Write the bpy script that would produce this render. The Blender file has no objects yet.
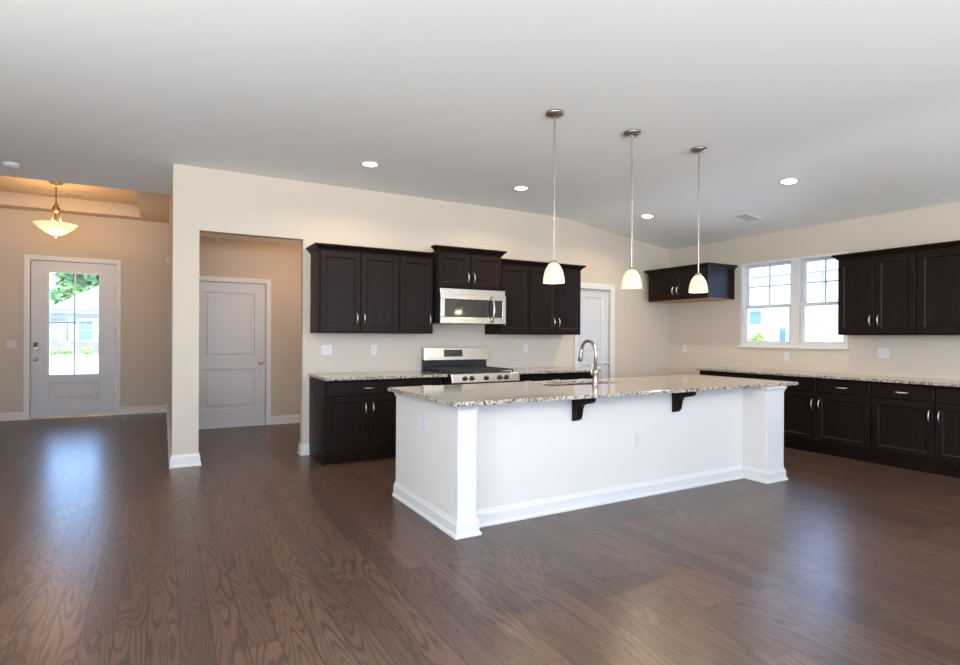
import bpy, bmesh, math, random
from mathutils import Vector, Matrix
random.seed(7)
sc = bpy.context.scene
COL = sc.collection

# ---------------------------------------------------------------- camera
YAW, ROLL, F = 0.515, 0.0047, 560.11
cam = bpy.data.cameras.new('camera'); camo = bpy.data.objects.new('camera', cam); COL.objects.link(camo)
cam.sensor_width = 36; cam.lens = F * 36 / 960; cam.shift_y = 4.5 / 960; cam.clip_start = .05; cam.clip_end = 400
r0 = Vector((math.cos(YAW), -math.sin(YAW), 0)); f0 = Vector((math.sin(YAW), math.cos(YAW), 0)); u0 = Vector((0, 0, 1))
R_ = r0 * math.cos(ROLL) + u0 * math.sin(ROLL); U_ = u0 * math.cos(ROLL) - r0 * math.sin(ROLL)
camo.matrix_world = Matrix(((R_.x, U_.x, -f0.x, -7.181), (R_.y, U_.y, -f0.y, -6.451), (R_.z, U_.z, -f0.z, 1.335), (0, 0, 0, 1)))
sc.camera = camo

# ---------------------------------------------------------------- world, sun, daylight
sc.view_settings.view_transform = 'Standard'; sc.view_settings.look = 'None'
sc.view_settings.gamma = 1; sc.view_settings.use_curve_mapping = False
sc.view_settings.exposure = 0.55
wd = bpy.data.worlds.new('sky'); sc.world = wd; wd.use_nodes = True
bg = wd.node_tree.nodes['Background']; bg.inputs['Color'].default_value = (.34, .57, 1, 1); bg.inputs['Strength'].default_value = 6.5
sc.cycles.use_denoising = True
try: sc.cycles.denoiser = 'OPENIMAGEDENOISE'
except Exception: pass
sc.cycles.max_bounces = 10; sc.cycles.diffuse_bounces = 6; sc.cycles.transparent_max_bounces = 12
sc.cycles.sample_clamp_indirect = 6
sc.cycles.caustics_reflective = False; sc.cycles.caustics_refractive = False

def lamp(name, kind, loc, energy, color, size=None, size_y=None, rot=(0, 0, 0), radius=None, spread=None):
    l = bpy.data.lights.new(name, kind); l.energy = energy; l.color = color
    if kind == 'AREA':
        l.shape = 'RECTANGLE' if size_y else 'DISK'; l.size = size
        if size_y: l.size_y = size_y
        if spread: l.spread = spread
    if radius is not None: l.shadow_soft_size = radius
    o = bpy.data.objects.new(name, l); o.location = loc; o.rotation_euler = rot; COL.objects.link(o)
    return o
sun = lamp('sun', 'SUN', (0, 0, 30), 6.0, (1, .95, .88))
sun.rotation_euler = Vector((.35, .62, -1.0)).to_track_quat('-Z', 'Y').to_euler(); sun.data.angle = .01
DAY = (.90, .95, 1.0)
# area lamps added for daylight by the big windows behind the camera and by the left wall's windows, rear ones tipped up to brighten the ceiling
lamp('daylight_rear', 'AREA', (-7.6, -10.62, 1.5), 1230, DAY, 3.6, 2.3, (math.radians(171), 0, 0))
lamp('daylight_rear', 'AREA', (-2.9, -10.62, 1.5), 260, DAY, 3.0, 2.3, (math.radians(168), 0, 0))
lamp('daylight_left', 'AREA', (-10.32, -5.5, 1.6), 150, (1, .96, .90), 2.6, 1.8, (0, math.radians(-135), 0))

# ---------------------------------------------------------------- materials
def mat(name, color, rough=.5, metal=0, spec=.5, emit=None, estr=0, bump=None, coat=0):
    m = bpy.data.materials.new(name); m.use_nodes = True; nt = m.node_tree
    b = nt.nodes['Principled BSDF']
    b.inputs['Base Color'].default_value = (*color, 1); b.inputs['Roughness'].default_value = rough
    b.inputs['Metallic'].default_value = metal; b.inputs['Specular IOR Level'].default_value = spec
    b.inputs['Coat Weight'].default_value = coat; b.inputs['Coat Roughness'].default_value = .1
    if emit: b.inputs['Emission Color'].default_value = (*emit, 1); b.inputs['Emission Strength'].default_value = estr
    if bump:
        sc_, st = bump
        tc = nt.nodes.new('ShaderNodeTexCoord'); n = nt.nodes.new('ShaderNodeTexNoise'); n.inputs['Scale'].default_value = sc_
        bp = nt.nodes.new('ShaderNodeBump'); bp.inputs['Strength'].default_value = st; bp.inputs['Distance'].default_value = .002
        nt.links.new(tc.outputs['Object'], n.inputs['Vector']); nt.links.new(n.outputs['Fac'], bp.inputs['Height'])
        nt.links.new(bp.outputs['Normal'], b.inputs['Normal'])
    return m
def N(nt, t, **k):
    n = nt.nodes.new(t)
    for a, v in k.items(): setattr(n, a, v)
    return n
def math_(nt, op, a, b=None):
    n = N(nt, 'ShaderNodeMath', operation=op)
    for i, v in enumerate((a, b)):
        if v is None: continue
        if isinstance(v, (int, float)): n.inputs[i].default_value = v
        else: nt.links.new(v, n.inputs[i])
    return n.outputs[0]
def ramp(nt, fac, stops):
    r = N(nt, 'ShaderNodeValToRGB'); e = r.color_ramp.elements
    while len(e) < len(stops): e.new(.5)
    for el, (p, c) in zip(e, stops): el.position = p; el.color = (*c, 1)
    nt.links.new(fac, r.inputs[0]); return r.outputs[0]

M = {}
M['wall'] = mat('wall_paint', (.53, .46, .372), .85, spec=.2, bump=(220, .12))
M['ceiling'] = mat('ceiling_paint', (.835, .85, .825), .9, spec=.15, bump=(180, .15))
M['trim'] = mat('trim_paint', (.63, .615, .59), .45)
M['door'] = mat('door_paint', (.56, .565, .57), .42)
M['island'] = mat('island_paint', (.64, .605, .555), .55, spec=.3)
M['plate'] = mat('plate_plastic', (.60, .585, .57), .4)
M['slot'] = mat('slot_dark', (.08, .08, .08), .6)
M['nickel'] = mat('brushed_nickel', (.80, .76, .70), .36, 1)
M['satin'] = mat('satin_nickel', (.40, .36, .31), .3, 1)
M['steel'] = mat('stainless_steel', (.60, .575, .54), .24, 1)
M['black'] = mat('black_enamel', (.012, .012, .014), .25)
M['iron'] = mat('cast_iron', (.02, .02, .02), .55)
M['bglass'] = mat('black_glass', (.008, .008, .01), .06, coat=.5)
M['bronze'] = mat('antique_bronze', (.38, .25, .13), .35, 1)
M['natural'] = mat('unstained_wood', (.52, .30, .15), .6)
M['lens'] = mat('can_lens', (1, .95, .85), .5, emit=(1, .90, .74), estr=9)
M['bulb'] = mat('frosted_bulb', (1, .95, .85), .5, emit=(1, .88, .68), estr=3)
M['display'] = mat('display', (.01, .01, .01), .2, emit=(.25, .6, .5), estr=.05)
M['roof'] = mat('roof_shingle', (.27, .25, .24), .9)
M['siding'] = mat('white_siding', (.55, .55, .54), .8)
M['brickw'] = mat('pale_brick', (.19, .165, .15), .9)
M['cream'] = mat('cream_siding', (.26, .25, .24), .9)
M['conc'] = mat('concrete_drive', (.66, .64, .60), .9)
M['lawn'] = mat('lawn', (.22, .34, .10), .95)
M['leaf'] = mat('leaf_green', (.14, .28, .07), .8)
M['leafl'] = mat('leaf_light', (.34, .46, .12), .8)
M['bark'] = mat('bark', (.16, .11, .08), .9)
M['pane'] = mat('far_pane', (.10, .16, .22), .1)
M['porch'] = mat('porch_soffit', (.45, .50, .55), .8)

def espresso(name, c0, c1, rough=.33):
    m = mat(name, c0, rough, spec=.12); nt = m.node_tree; b = nt.nodes['Principled BSDF']
    tc = N(nt, 'ShaderNodeTexCoord'); mp = N(nt, 'ShaderNodeMapping'); mp.inputs['Scale'].default_value = (38, 38, 1.6)
    n = N(nt, 'ShaderNodeTexNoise'); n.inputs['Scale'].default_value = 2; n.inputs['Detail'].default_value = 5
    nt.links.new(tc.outputs['Object'], mp.inputs[0]); nt.links.new(mp.outputs[0], n.inputs['Vector'])
    nt.links.new(ramp(nt, n.outputs['Fac'], [(.3, c0), (.7, c1)]), b.inputs['Base Color'])
    return m
M['esp'] = espresso('espresso_wood', (.0065, .0032, .0024), (.014, .0068, .0050), .42)

def glassmat():
    m = bpy.data.materials.new('clear_glass'); m.use_nodes = True; nt = m.node_tree; nt.nodes.clear()
    o = N(nt, 'ShaderNodeOutputMaterial'); t = N(nt, 'ShaderNodeBsdfTransparent'); g = N(nt, 'ShaderNodeBsdfGlossy')
    g.inputs['Roughness'].default_value = .02; mx = N(nt, 'ShaderNodeMixShader')
    fr = N(nt, 'ShaderNodeFresnel'); fr.inputs['IOR'].default_value = 1.3
    nt.links.new(fr.outputs[0], mx.inputs[0]); nt.links.new(t.outputs[0], mx.inputs[1]); nt.links.new(g.outputs[0], mx.inputs[2])
    nt.links.new(mx.outputs[0], o.inputs[0]); return m
M['glass'] = glassmat()

def shademat(name, col, s):
    m = mat(name, (.30, .25, .19), .35); nt = m.node_tree; b = nt.nodes['Principled BSDF']
    tc = N(nt, 'ShaderNodeTexCoord'); n = N(nt, 'ShaderNodeTexNoise'); n.inputs['Scale'].default_value = 14; n.inputs['Detail'].default_value = 4
    n.inputs['Distortion'].default_value = 1.5
    nt.links.new(tc.outputs['Object'], n.inputs['Vector'])
    c2 = tuple(x * .72 for x in col)
    nt.links.new(ramp(nt, n.outputs['Fac'], [(.38, c2), (.58, col)]), b.inputs['Emission Color'])
    b.inputs['Emission Strength'].default_value = s
    return m
M['shade'] = shademat('alabaster_shade', (1, .86, .62), .62)
M['bowl'] = shademat('amber_alabaster', (1, .78, .45), .8)

def granite():
    m = mat('granite', (.6, .55, .5), .07, coat=.3); nt = m.node_tree; b = nt.nodes['Principled BSDF']
    tc = N(nt, 'ShaderNodeTexCoord')
    def vor(s, seed):
        mp = N(nt, 'ShaderNodeMapping'); mp.inputs['Location'].default_value = (seed, seed * 2, seed * 3); v = N(nt, 'ShaderNodeTexVoronoi'); v.inputs['Scale'].default_value = s
        nt.links.new(tc.outputs['Object'], mp.inputs[0]); nt.links.new(mp.outputs[0], v.inputs['Vector']); return v
    v1 = vor(105, 1); v2 = vor(80, 4)
    n = N(nt, 'ShaderNodeTexNoise'); n.inputs['Scale'].default_value = 55; n.inputs['Detail'].default_value = 4; nt.links.new(tc.outputs['Object'], n.inputs['Vector'])
    base = ramp(nt, n.outputs['Fac'], [(.30, (.25, .20, .15)), (.46, (.38, .33, .27)), (.60, (.50, .45, .39)), (.75, (.33, .29, .25))])
    sep = N(nt, 'ShaderNodeSeparateColor'); nt.links.new(v1.outputs['Color'], sep.inputs[0])
    f1 = ramp(nt, sep.outputs[0], [(.76, (0, 0, 0)), (.78, (1, 1, 1))])
    sep2 = N(nt, 'ShaderNodeSeparateColor'); nt.links.new(v2.outputs['Color'], sep2.inputs[0])
    f2 = ramp(nt, sep2.outputs[1], [(.83, (0, 0, 0)), (.86, (1, 1, 1))])
    m1 = N(nt, 'ShaderNodeMix', data_type='RGBA'); nt.links.new(f1, m1.inputs[0]); nt.links.new(base, m1.inputs[6]); m1.inputs[7].default_value = (.03, .027, .025, 1)
    m2 = N(nt, 'ShaderNodeMix', data_type='RGBA'); nt.links.new(f2, m2.inputs[0]); nt.links.new(m1.outputs[2], m2.inputs[6]); m2.inputs[7].default_value = (.24, .15, .10, 1)
    nt.links.new(m2.outputs[2], b.inputs['Base Color']); return m
M['granite'] = granite()

def oakfloor():
    m = mat('oak_floor', (.1, .07, .05), .3, spec=.38); nt = m.node_tree; b = nt.nodes['Principled BSDF']
    tc = N(nt, 'ShaderNodeTexCoord'); sp = N(nt, 'ShaderNodeSeparateXYZ'); nt.links.new(tc.outputs['Object'], sp.inputs[0])
    cb = N(nt, 'ShaderNodeCombineXYZ'); nt.links.new(sp.outputs[1], cb.inputs[0]); nt.links.new(sp.outputs[0], cb.inputs[1])
    br = N(nt, 'ShaderNodeTexBrick'); br.offset = .37; br.offset_frequency = 3
    br.inputs['Color1'].default_value = (0, 0, 0, 1); br.inputs['Color2'].default_value = (1, 1, 1, 1); br.inputs['Mortar'].default_value = (.5, .5, .5, 1)
    br.inputs['Scale'].default_value = 1; br.inputs['Brick Width'].default_value = 1.15; br.inputs['Row Height'].default_value = .127
    br.inputs['Mortar Size'].default_value = .0026; br.inputs['Mortar Smooth'].default_value = .1; br.inputs['Bias'].default_value = 0
    nt.links.new(cb.outputs[0], br.inputs['Vector'])
    sc3 = N(nt, 'ShaderNodeSeparateColor'); nt.links.new(br.outputs['Color'], sc3.inputs[0]); pid = sc3.outputs[0]
    # cathedral grain: contour lines of a stretched noise, shifted plank by plank
    off = math_(nt, 'MULTIPLY', pid, 37.0)
    gx = math_(nt, 'ADD', math_(nt, 'MULTIPLY', sp.outputs[0], 7.5), off)
    gy = math_(nt, 'ADD', math_(nt, 'MULTIPLY', sp.outputs[1], .8), off)
    gc = N(nt, 'ShaderNodeCombineXYZ'); nt.links.new(gx, gc.inputs[0]); nt.links.new(gy, gc.inputs[1]); nt.links.new(off, gc.inputs[2])
    n1 = N(nt, 'ShaderNodeTexNoise'); n1.inputs['Scale'].default_value = 1; n1.inputs['Detail'].default_value = 1.2; n1.inputs['Roughness'].default_value = .45
    nt.links.new(gc.outputs[0], n1.inputs['Vector'])
    rings = math_(nt, 'SINE', math_(nt, 'MULTIPLY', n1.outputs['Fac'], 125.0))
    rings = math_(nt, 'MULTIPLY', math_(nt, 'ADD', rings, 1.0), .5)
    rings = math_(nt, 'POWER', rings, 3.0)
    fc = N(nt, 'ShaderNodeCombineXYZ'); nt.links.new(math_(nt, 'MULTIPLY', sp.outputs[0], 220.0), fc.inputs[0]); nt.links.new(math_(nt, 'MULTIPLY', sp.outputs[1], 9.0), fc.inputs[1])
    n2 = N(nt, 'ShaderNodeTexNoise'); n2.inputs['Scale'].default_value = 1; n2.inputs['Detail'].default_value = 3; nt.links.new(fc.outputs[0], n2.inputs['Vector'])
    basec = ramp(nt, pid, [(0, (.066, .037, .027)), (.35, (.096, .056, .040)), (.65, (.116, .067, .047)), (1, (.082, .049, .036))])
    dark = N(nt, 'ShaderNodeMix', data_type='RGBA'); nt.links.new(math_(nt, 'MULTIPLY', rings, .85), dark.inputs[0]); nt.links.new(basec, dark.inputs[6]); dark.inputs[7].default_value = (.040, .026, .020, 1)
    fine = N(nt, 'ShaderNodeMix', data_type='RGBA', blend_type='MULTIPLY'); fine.inputs[0].default_value = .5
    nt.links.new(dark.outputs[2], fine.inputs[6]); nt.links.new(ramp(nt, n2.outputs['Fac'], [(.3, (.5, .5, .5)), (.65, (1.15, 1.15, 1.15))]), fine.inputs[7])
    seam = N(nt, 'ShaderNodeMix', data_type='RGBA'); nt.links.new(math_(nt, 'MULTIPLY', br.outputs['Fac'], .85), seam.inputs[0]); nt.links.new(fine.outputs[2], seam.inputs[6]); seam.inputs[7].default_value = (.02, .014, .011, 1)
    nt.links.new(seam.outputs[2], b.inputs['Base Color'])
    nt.links.new(math_(nt, 'ADD', math_(nt, 'MULTIPLY', rings, .02), .285), b.inputs['Roughness'])
    h = math_(nt, 'SUBTRACT', math_(nt, 'MULTIPLY', n2.outputs['Fac'], .5), math_(nt, 'MULTIPLY', br.outputs['Fac'], 1.5))
    bp = N(nt, 'ShaderNodeBump'); bp.inputs['Strength'].default_value = .14; bp.inputs['Distance'].default_value = .0008
    nt.links.new(h, bp.inputs['Height']); nt.links.new(bp.outputs[0], b.inputs['Normal'])
    return m
M['floor'] = oakfloor()

# ---------------------------------------------------------------- mesh helpers
def obj(name, bm, m, parent=None, smooth=False, bevel=0, label=None):
    bmesh.ops.recalc_face_normals(bm, faces=bm.faces)
    me = bpy.data.meshes.new(name); bm.to_mesh(me); bm.free()
    ms = m if isinstance(m, (list, tuple)) else [m]
    for x in ms: me.materials.append(x)
    if smooth:
        for p in me.polygons: p.use_smooth = True
    o = bpy.data.objects.new(name, me); COL.objects.link(o)
    if parent: o.parent = parent
    if bevel:
        bv = o.modifiers.new('bevel', 'BEVEL'); bv.width = bevel; bv.segments = 2; bv.limit_method = 'ANGLE'
    if label: o['label'] = label
    return o
def struct(name, bm, m, parent=None, **k):
    o = obj(name, bm, m, parent, **k)
    if not parent: o['kind'] = 'structure'
    return o
def tag(o, label, cat, group=None, kind=None):
    if label: o['label'] = label
    if cat: o['category'] = cat
    if group: o['group'] = group
    if kind: o['kind'] = kind
    return o
def thing(name, label, cat, loc=(0, 0, 0), rz=0, group=None, kind=None):
    o = bpy.data.objects.new(name, None); o.empty_display_size = .1; COL.objects.link(o)
    o.location = loc; o.rotation_euler = (0, 0, rz)
    return tag(o, label, cat, group, kind)
def box(bm, x0, x1, y0, y1, z0, z1, mi=0):
    vs = [bm.verts.new(p) for p in ((x0, y0, z0), (x1, y0, z0), (x1, y1, z0), (x0, y1, z0), (x0, y0, z1), (x1, y0, z1), (x1, y1, z1), (x0, y1, z1))]
    for f in ((0, 3, 2, 1), (4, 5, 6, 7), (0, 1, 5, 4), (1, 2, 6, 5), (2, 3, 7, 6), (3, 0, 4, 7)):
        bm.faces.new([vs[i] for i in f]).material_index = mi
    return bm
def B(*boxes):
    bm = bmesh.new()
    for b in boxes: box(bm, *b)
    return bm
def prism(bm, pts, axis, a, b):
    """closed polygon pts in the other two axes, extruded along axis from a to b"""
    def P(p, v): return {'X': (v, p[0], p[1]), 'Y': (p[0], v, p[1]), 'Z': (p[0], p[1], v)}[axis]
    A = [bm.verts.new(P(p, a)) for p in pts]; Bv = [bm.verts.new(P(p, b)) for p in pts]
    bm.faces.new(A); bm.faces.new(Bv[::-1]); n = len(pts)
    for i in range(n): bm.faces.new((A[i], A[(i + 1) % n], Bv[(i + 1) % n], Bv[i]))
    return bm
def tube(bm, pts, rad, seg=10, caps=True):
    pts = [Vector(p) for p in pts]; rr = rad if isinstance(rad, (list, tuple)) else [rad] * len(pts)
    prev = None; rings = []
    for i, p in enumerate(pts):
        t = (pts[min(i + 1, len(pts) - 1)] - pts[max(i - 1, 0)]).normalized()
        if prev is None: a = t.orthogonal().normalized()
        else: a = (prev - t * prev.dot(t)).normalized()
        prev = a; b = t.cross(a)
        rings.append([bm.verts.new(p + (a * math.cos(2 * math.pi * k / seg) + b * math.sin(2 * math.pi * k / seg)) * rr[i]) for k in range(seg)])
    for A, C in zip(rings, rings[1:]):
        for k in range(seg): bm.faces.new((A[k], A[(k + 1) % seg], C[(k + 1) % seg], C[k]))
    if caps: bm.faces.new(rings[0][::-1]); bm.faces.new(rings[-1])
    return bm
def lathe(bm, prof, seg=32, c=(0, 0, 0), axis='Z'):
    rings = []
    def P(r, h, a):
        x, y = r * math.cos(a), r * math.sin(a)
        v = {'Z': (x, y, h), 'Y': (x, h, y), 'X': (h, x, y)}[axis]
        return (v[0] + c[0], v[1] + c[1], v[2] + c[2])
    for r, h in prof:
        if r < 1e-6: rings.append([bm.verts.new(P(0, h, 0))])
        else: rings.append([bm.verts.new(P(r, h, 2 * math.pi * k / seg)) for k in range(seg)])
    for A, C in zip(rings, rings[1:]):
        for k in range(seg):
            k2 = (k + 1) % seg
            if len(A) == 1 and len(C) == 1: continue
            if len(A) == 1: bm.faces.new((A[0], C[k2], C[k]))
            elif len(C) == 1: bm.faces.new((A[k], A[k2], C[0]))
            else: bm.faces.new((A[k], A[k2], C[k2], C[k]))
    return bm
def panel(bm, x0, x1, z0, z1, yb, prof):
    """nested rectangles: prof = [(inset, y)...]; front faces -y; back closed at yb"""
    loops = [[(x0, yb, z0), (x1, yb, z0), (x1, yb, z1), (x0, yb, z1)]]
    for i, y in prof: loops.append([(x0 + i, y, z0 + i), (x1 - i, y, z0 + i), (x1 - i, y, z1 - i), (x0 + i, y, z1 - i)])
    L = [[bm.verts.new(p) for p in l] for l in loops]
    bm.faces.new(L[0]); bm.faces.new(L[-1][::-1])
    for A, C in zip(L, L[1:]):
        for k in range(4): bm.faces.new((A[k], A[(k + 1) % 4], C[(k + 1) % 4], C[k]))
    return bm
def sweep_rect(bm, path_fn, prof):
    """prof: closed list of (offset, z); path_fn(offset) -> list of (x, y)"""
    rows = [[bm.verts.new((x, y, z)) for x, y in path_fn(o)] for o, z in prof]
    n = len(rows)
    for i in range(n):
        A, C = rows[i], rows[(i + 1) % n]
        for k in range(len(A) - 1): bm.faces.new((A[k], A[k + 1], C[k + 1], C[k]))
    bm.faces.new([r[0] for r in rows]); bm.faces.new([r[-1] for r in rows][::-1])
    return bm
def pull(parent, x, z, y, vertical=True, L=.115, label=None):
    """arched cabinet pull standing off the face at y (front is -y)"""
    bm = bmesh.new(); pts = []; rr = []
    for k in range(13):
        t = k / 12; s = (t - .5) * L; d = .004 + .026 * math.sin(math.pi * t) ** .8
        pts.append((x, y - d, z + s) if vertical else (x + s, y - d, z)); rr.append(.0035 + .0030 * math.sin(math.pi * t))
    tube(bm, pts, rr, 8)
    return obj('handle', bm, M['nickel'], parent, smooth=True)

# ---------------------------------------------------------------- room shell
XL, XB, ZC, ZR = -7.098, -2.18, 3.07, 2.764
XO1, XO2, ZO = -6.858, -5.816, 2.422
DX0, DX1, DZ = -1.865, -1.255, 2.06       # pantry door
RX, RY, FY = -10.2, -10.5, 4.75
struct('floor', B((RX - .2, .16, RY - .2, FY + .15, -.1, 0)), M['floor'])
bm = bmesh.new()
prism(bm, [(RX, ZC), *[(XB + .3 * t / 6, ZC - .0105 * (t / 6 + 1) ** 2) for t in range(-6, 7)], (0, ZR), (.15, ZR), (.15, 3.6), (RX, 3.6)], 'Y', RY, 0.0)
prism(bm, [(RX, ZC), (XL, ZC), (XL, 3.6), (RX, 3.6)], 'Y', 0.0, 1.44)
struct('ceiling', bm, M['ceiling'])
# foyer ceiling with its raised tray
TX0, TX1, TY0, TY1, TZ0, TZ1 = -9.5, -7.51, 2.45, 4.45, 3.3, 3.5
struct('ceiling_foyer', B((RX, TX0, 1.44, FY, TZ0, 3.6), (TX1, XL, 1.44, FY, TZ0, 3.6), (TX0, TX1, 1.44, TY0, TZ0, 3.6), (TX0, TX1, TY1, FY, TZ0, 3.6), (TX0, TX1, TY0, TY1, TZ1, 3.6)), M['wall'])
struct('ceiling_hall', B((XO1, -4.9, .12, 2.45, 2.74, 2.85)), M['ceiling'])

bm = bmesh.new(); T = .12
box(bm, XL, XO1, 0, T, 0, ZC); box(bm, XO1, XO2, 0, T, ZO, ZC)
prism(bm, [(XO2, 0), (DX0, 0), (DX0, ZC - .01), (XB, ZC + .03), (XO2, ZC + .03)], 'Y', 0, T)
prism(bm, [(DX0, DZ), (DX1, DZ), (DX1, 2.98), (DX0, ZC - .01)], 'Y', 0, T)
prism(bm, [(DX1, 0), (0, 0), (0, ZR + .03), (DX1, 2.98)], 'Y', 0, T)
struct('wall_back', bm, M['wall'])
WY0, WY1, WZ0, WZ1 = -1.318, -2.755, 1.225, 2.39
struct('wall_right', B((0, .15, WY0, T, 0, 2.9), (0, .15, RY, WY1, 0, 2.9), (0, .15, WY1, WY0, 0, WZ0), (0, .15, WY1, WY0, WZ1, 2.9)), M['wall'])
struct('wall_foyer', B((XL, XO1, T, FY, 0, 3.55)), M['wall'])
EDX0, EDX1, EDZ = -9.01, -7.875, 2.525
struct('wall_front', B((RX, EDX0, FY, FY + .15, 0, 3.6), (EDX1, XO1, FY, FY + .15, 0, 3.6), (EDX0, EDX1, FY, FY + .15, EDZ, 3.6)), M['wall'])
HDX0, HDX1, HDZ = -6.745, -5.835, 2.115
struct('wall_hall', B((XO1, HDX0, 2.45, 2.57, 0, 2.85), (HDX1, -4.9, 2.45, 2.57, 0, 2.85), (HDX0, HDX1, 2.45, 2.57, HDZ, 2.85)), M['wall'])
struct('wall_hall_right', B((-4.9, -4.78, T, 2.57, 0, 2.85)), M['wall'])
LW = (-6.9, -4.1)
struct('wall_left', B((RX - .15, RX, LW[1], FY + .15, 0, 3.6), (RX - .15, RX, RY, LW[0], 0, 3.6), (RX - .15, RX, LW[0], LW[1], 0, .7), (RX - .15, RX, LW[0], LW[1], 2.5, 3.6)), M['wall'])
struct('wall_rear', B((RX, -9.4, RY - .15, RY, 0, 3.6), (-5.8, -4.4, RY - .15, RY, 0, 3.6), (-1.4, .15, RY - .15, RY, 0, 3.6), (-9.4, -5.8, RY - .15, RY, 2.65, 3.6), (-4.4, -1.4, RY - .15, RY, 2.65, 3.6), (-9.4, -5.8, RY - .15, RY, 0, .25), (-4.4, -1.4, RY - .15, RY, 0, .25)), M['wall'])
def frame_window(name, axis, a0, a1, z0, z1, c, n):
    bm = bmesh.new(); w = .06
    def bx(p0, p1, q0, q1):
        if axis == 'Y': box(bm, p0, p1, c - .04, c + .02, q0, q1)
        else: box(bm, c - .02, c + .04, p0, p1, q0, q1)
    bx(a0, a1, z0, z0 + w); bx(a0, a1, z1 - w, z1)
    for k in range(n + 1):
        p = a0 + (a1 - a0 - w) * k / n; bx(p, p + w, z0 + w, z1 - w)
    return struct(name, bm, M['trim'])
frame_window('window_2', 'Y', -9.4, -5.8, .25, 2.65, RY - .08, 3)
frame_window('window_3', 'Y', -4.4, -1.4, .25, 2.65, RY - .08, 2)
frame_window('window_4', 'X', LW[0], LW[1], .7, 2.5, RX - .1, 2)

# baseboards
BP = [(0, 0), (.026, 0), (.026, .012), (.020, .022), (.016, .024), (.016, .095), (.009, .108), (.004, .125), (0, .125)]
def baseboard(name, pts, corners=None):
    """pts: polyline with the room on its right-hand side; offset mitred"""
    pts = [Vector(p) for p in pts]
    def path(o):
        out = []
        for i, p in enumerate(pts):
            ds = []
            if i > 0: ds.append((pts[i] - pts[i - 1]).normalized())
            if i < len(pts) - 1: ds.append((pts[i + 1] - pts[i]).normalized())
            ns = [Vector((d.y, -d.x)) for d in ds]
            if len(ns) == 1: v = ns[0] * o
            else:
                s = ns[0] + ns[1]; v = s * (o / (1 + ns[0].dot(ns[1])))
            out.append((p.x + v.x, p.y + v.y))
        return out
    return sweep_rect(bmesh.new(), path, BP)
def bb(name, pts): return struct(name, baseboard(name, pts), M['trim'])
bb('baseboard_column', [(XL, FY), (XL, 0), (XO1, 0), (XO1, .12), (XO1, 2.45)][::1] if False else [(XO1, 2.45), (XO1, 0), (XL, 0), (XL, FY)][::-1])
bb('baseboard_front', [(RX, FY), (EDX0 - .075, FY)])
bb('baseboard_front', [(EDX1 + .075, FY), (XL, FY)])
bb('baseboard_hall', [(HDX1 + .075, 2.45), (-4.9, 2.45)])
bb('baseboard_back', [(-4.9, .12), (XO2, .12), (XO2, 0), (-5.74, 0)])
bb('baseboard_back', [(DX1 + .15, 0), (0, 0), (0, -1.09)])
bb('baseboard_left', [(RX, RY), (RX, FY)])

# ---------------------------------------------------------------- doors
def casing(parent, x0, x1, z1, y, w=.07, t=.018, side=-1, name='casing'):
    """flat profiled casing round an opening, proud of the wall at y"""
    bm = bmesh.new()
    prof = [(0, 0), (0, t * .6), (w * .2, t * .8), (w * .75, t), (w, t), (w, 0)]
    rows = []
    for o, d in prof:
        yy = y + side * d
        rows.append([bm.verts.new(p) for p in ((x0 - o, yy, 0), (x0 - o, yy, z1 + o), (x1 + o, yy, z1 + o), (x1 + o, yy, 0))])
    n = len(rows)
    for i in range(n):
        A, C = rows[i], rows[(i + 1) % n]
        for k in range(3): bm.faces.new((A[k], A[k + 1], C[k + 1], C[k]))
    bm.faces.new([r[0] for r in rows]); bm.faces.new([r[-1] for r in rows][::-1])
    return obj(name, bm, M['trim'], parent)
def knob(parent, x, z, y, m=None, name='door_knob'):
    bm = bmesh.new()
    lathe(bm, [(0, 0), (.032, 0), (.032, -.006), (.012, -.010), (.011, -.035), (.024, -.042), (.029, -.055), (.024, -.068), (0, -.072)], 20, (x, y, z), 'Y')
    return obj(name, bm, m or M['nickel'], parent, smooth=True)
def panel_door(name, x0, x1, z1, y, panels, t=.04, knob_x=None, hinge_x=None):
    """interior slab; panels = list of (px0, px1, pz0, pz1)"""
    d = thing(name, None, None, (0, 0, 0), kind='structure')
    bm = bmesh.new(); g = .004; X0, X1, Z0, Z1 = x0 + g, x1 - g, .008, z1 - g
    box(bm, X0, X1, y + .016, y + t, Z0, Z1)
    px0, px1 = panels[0][0], panels[0][1]
    box(bm, X0, px0, y, y + .016, Z0, Z1); box(bm, px1, X1, y, y + .016, Z0, Z1)
    zs = [Z0] + [v for p in sorted(panels, key=lambda q: q[2]) for v in (p[2], p[3])] + [Z1]
    for a, b in zip(zs[::2], zs[1::2]): box(bm, px0, px1, y, y + .016, a, b)
    for p in panels: panel(bm, p[0], p[1], p[2], p[3], y + .018, [(0, y), (.012, y + .011), (.040, y + .011), (.062, y + .003)])
    obj('slab', bm, M['door'], d)
    bm = bmesh.new()
    box(bm, x0 - .02, x0, y - .01 + .01, y + .1, 0, z1); box(bm, x1, x1 + .02, y, y + .1, 0, z1); box(bm, x0 - .02, x1 + .02, y, y + .1, z1, z1 + .02)
    obj('jamb', bm, M['trim'], d)
    return d
d1 = panel_door('door_2', HDX0, HDX1, HDZ, 2.47, [(-6.68, -5.99, 1.02, 1.965), (-6.68, -5.99, .27, .85)])
casing(d1, HDX0, HDX1, HDZ, 2.45); knob(d1, -5.905, .94, 2.47)
obj('threshold', B((HDX0, HDX1, 2.452, 2.57, 0, .012)), M['trim'], d1)  # added strip, stops sky light leaking under the hall slab
obj('latch_plate', B((HDX1 - .006, HDX1 + .003, 2.452, 2.472, .90, .98)), M['bronze'], d1)
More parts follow.
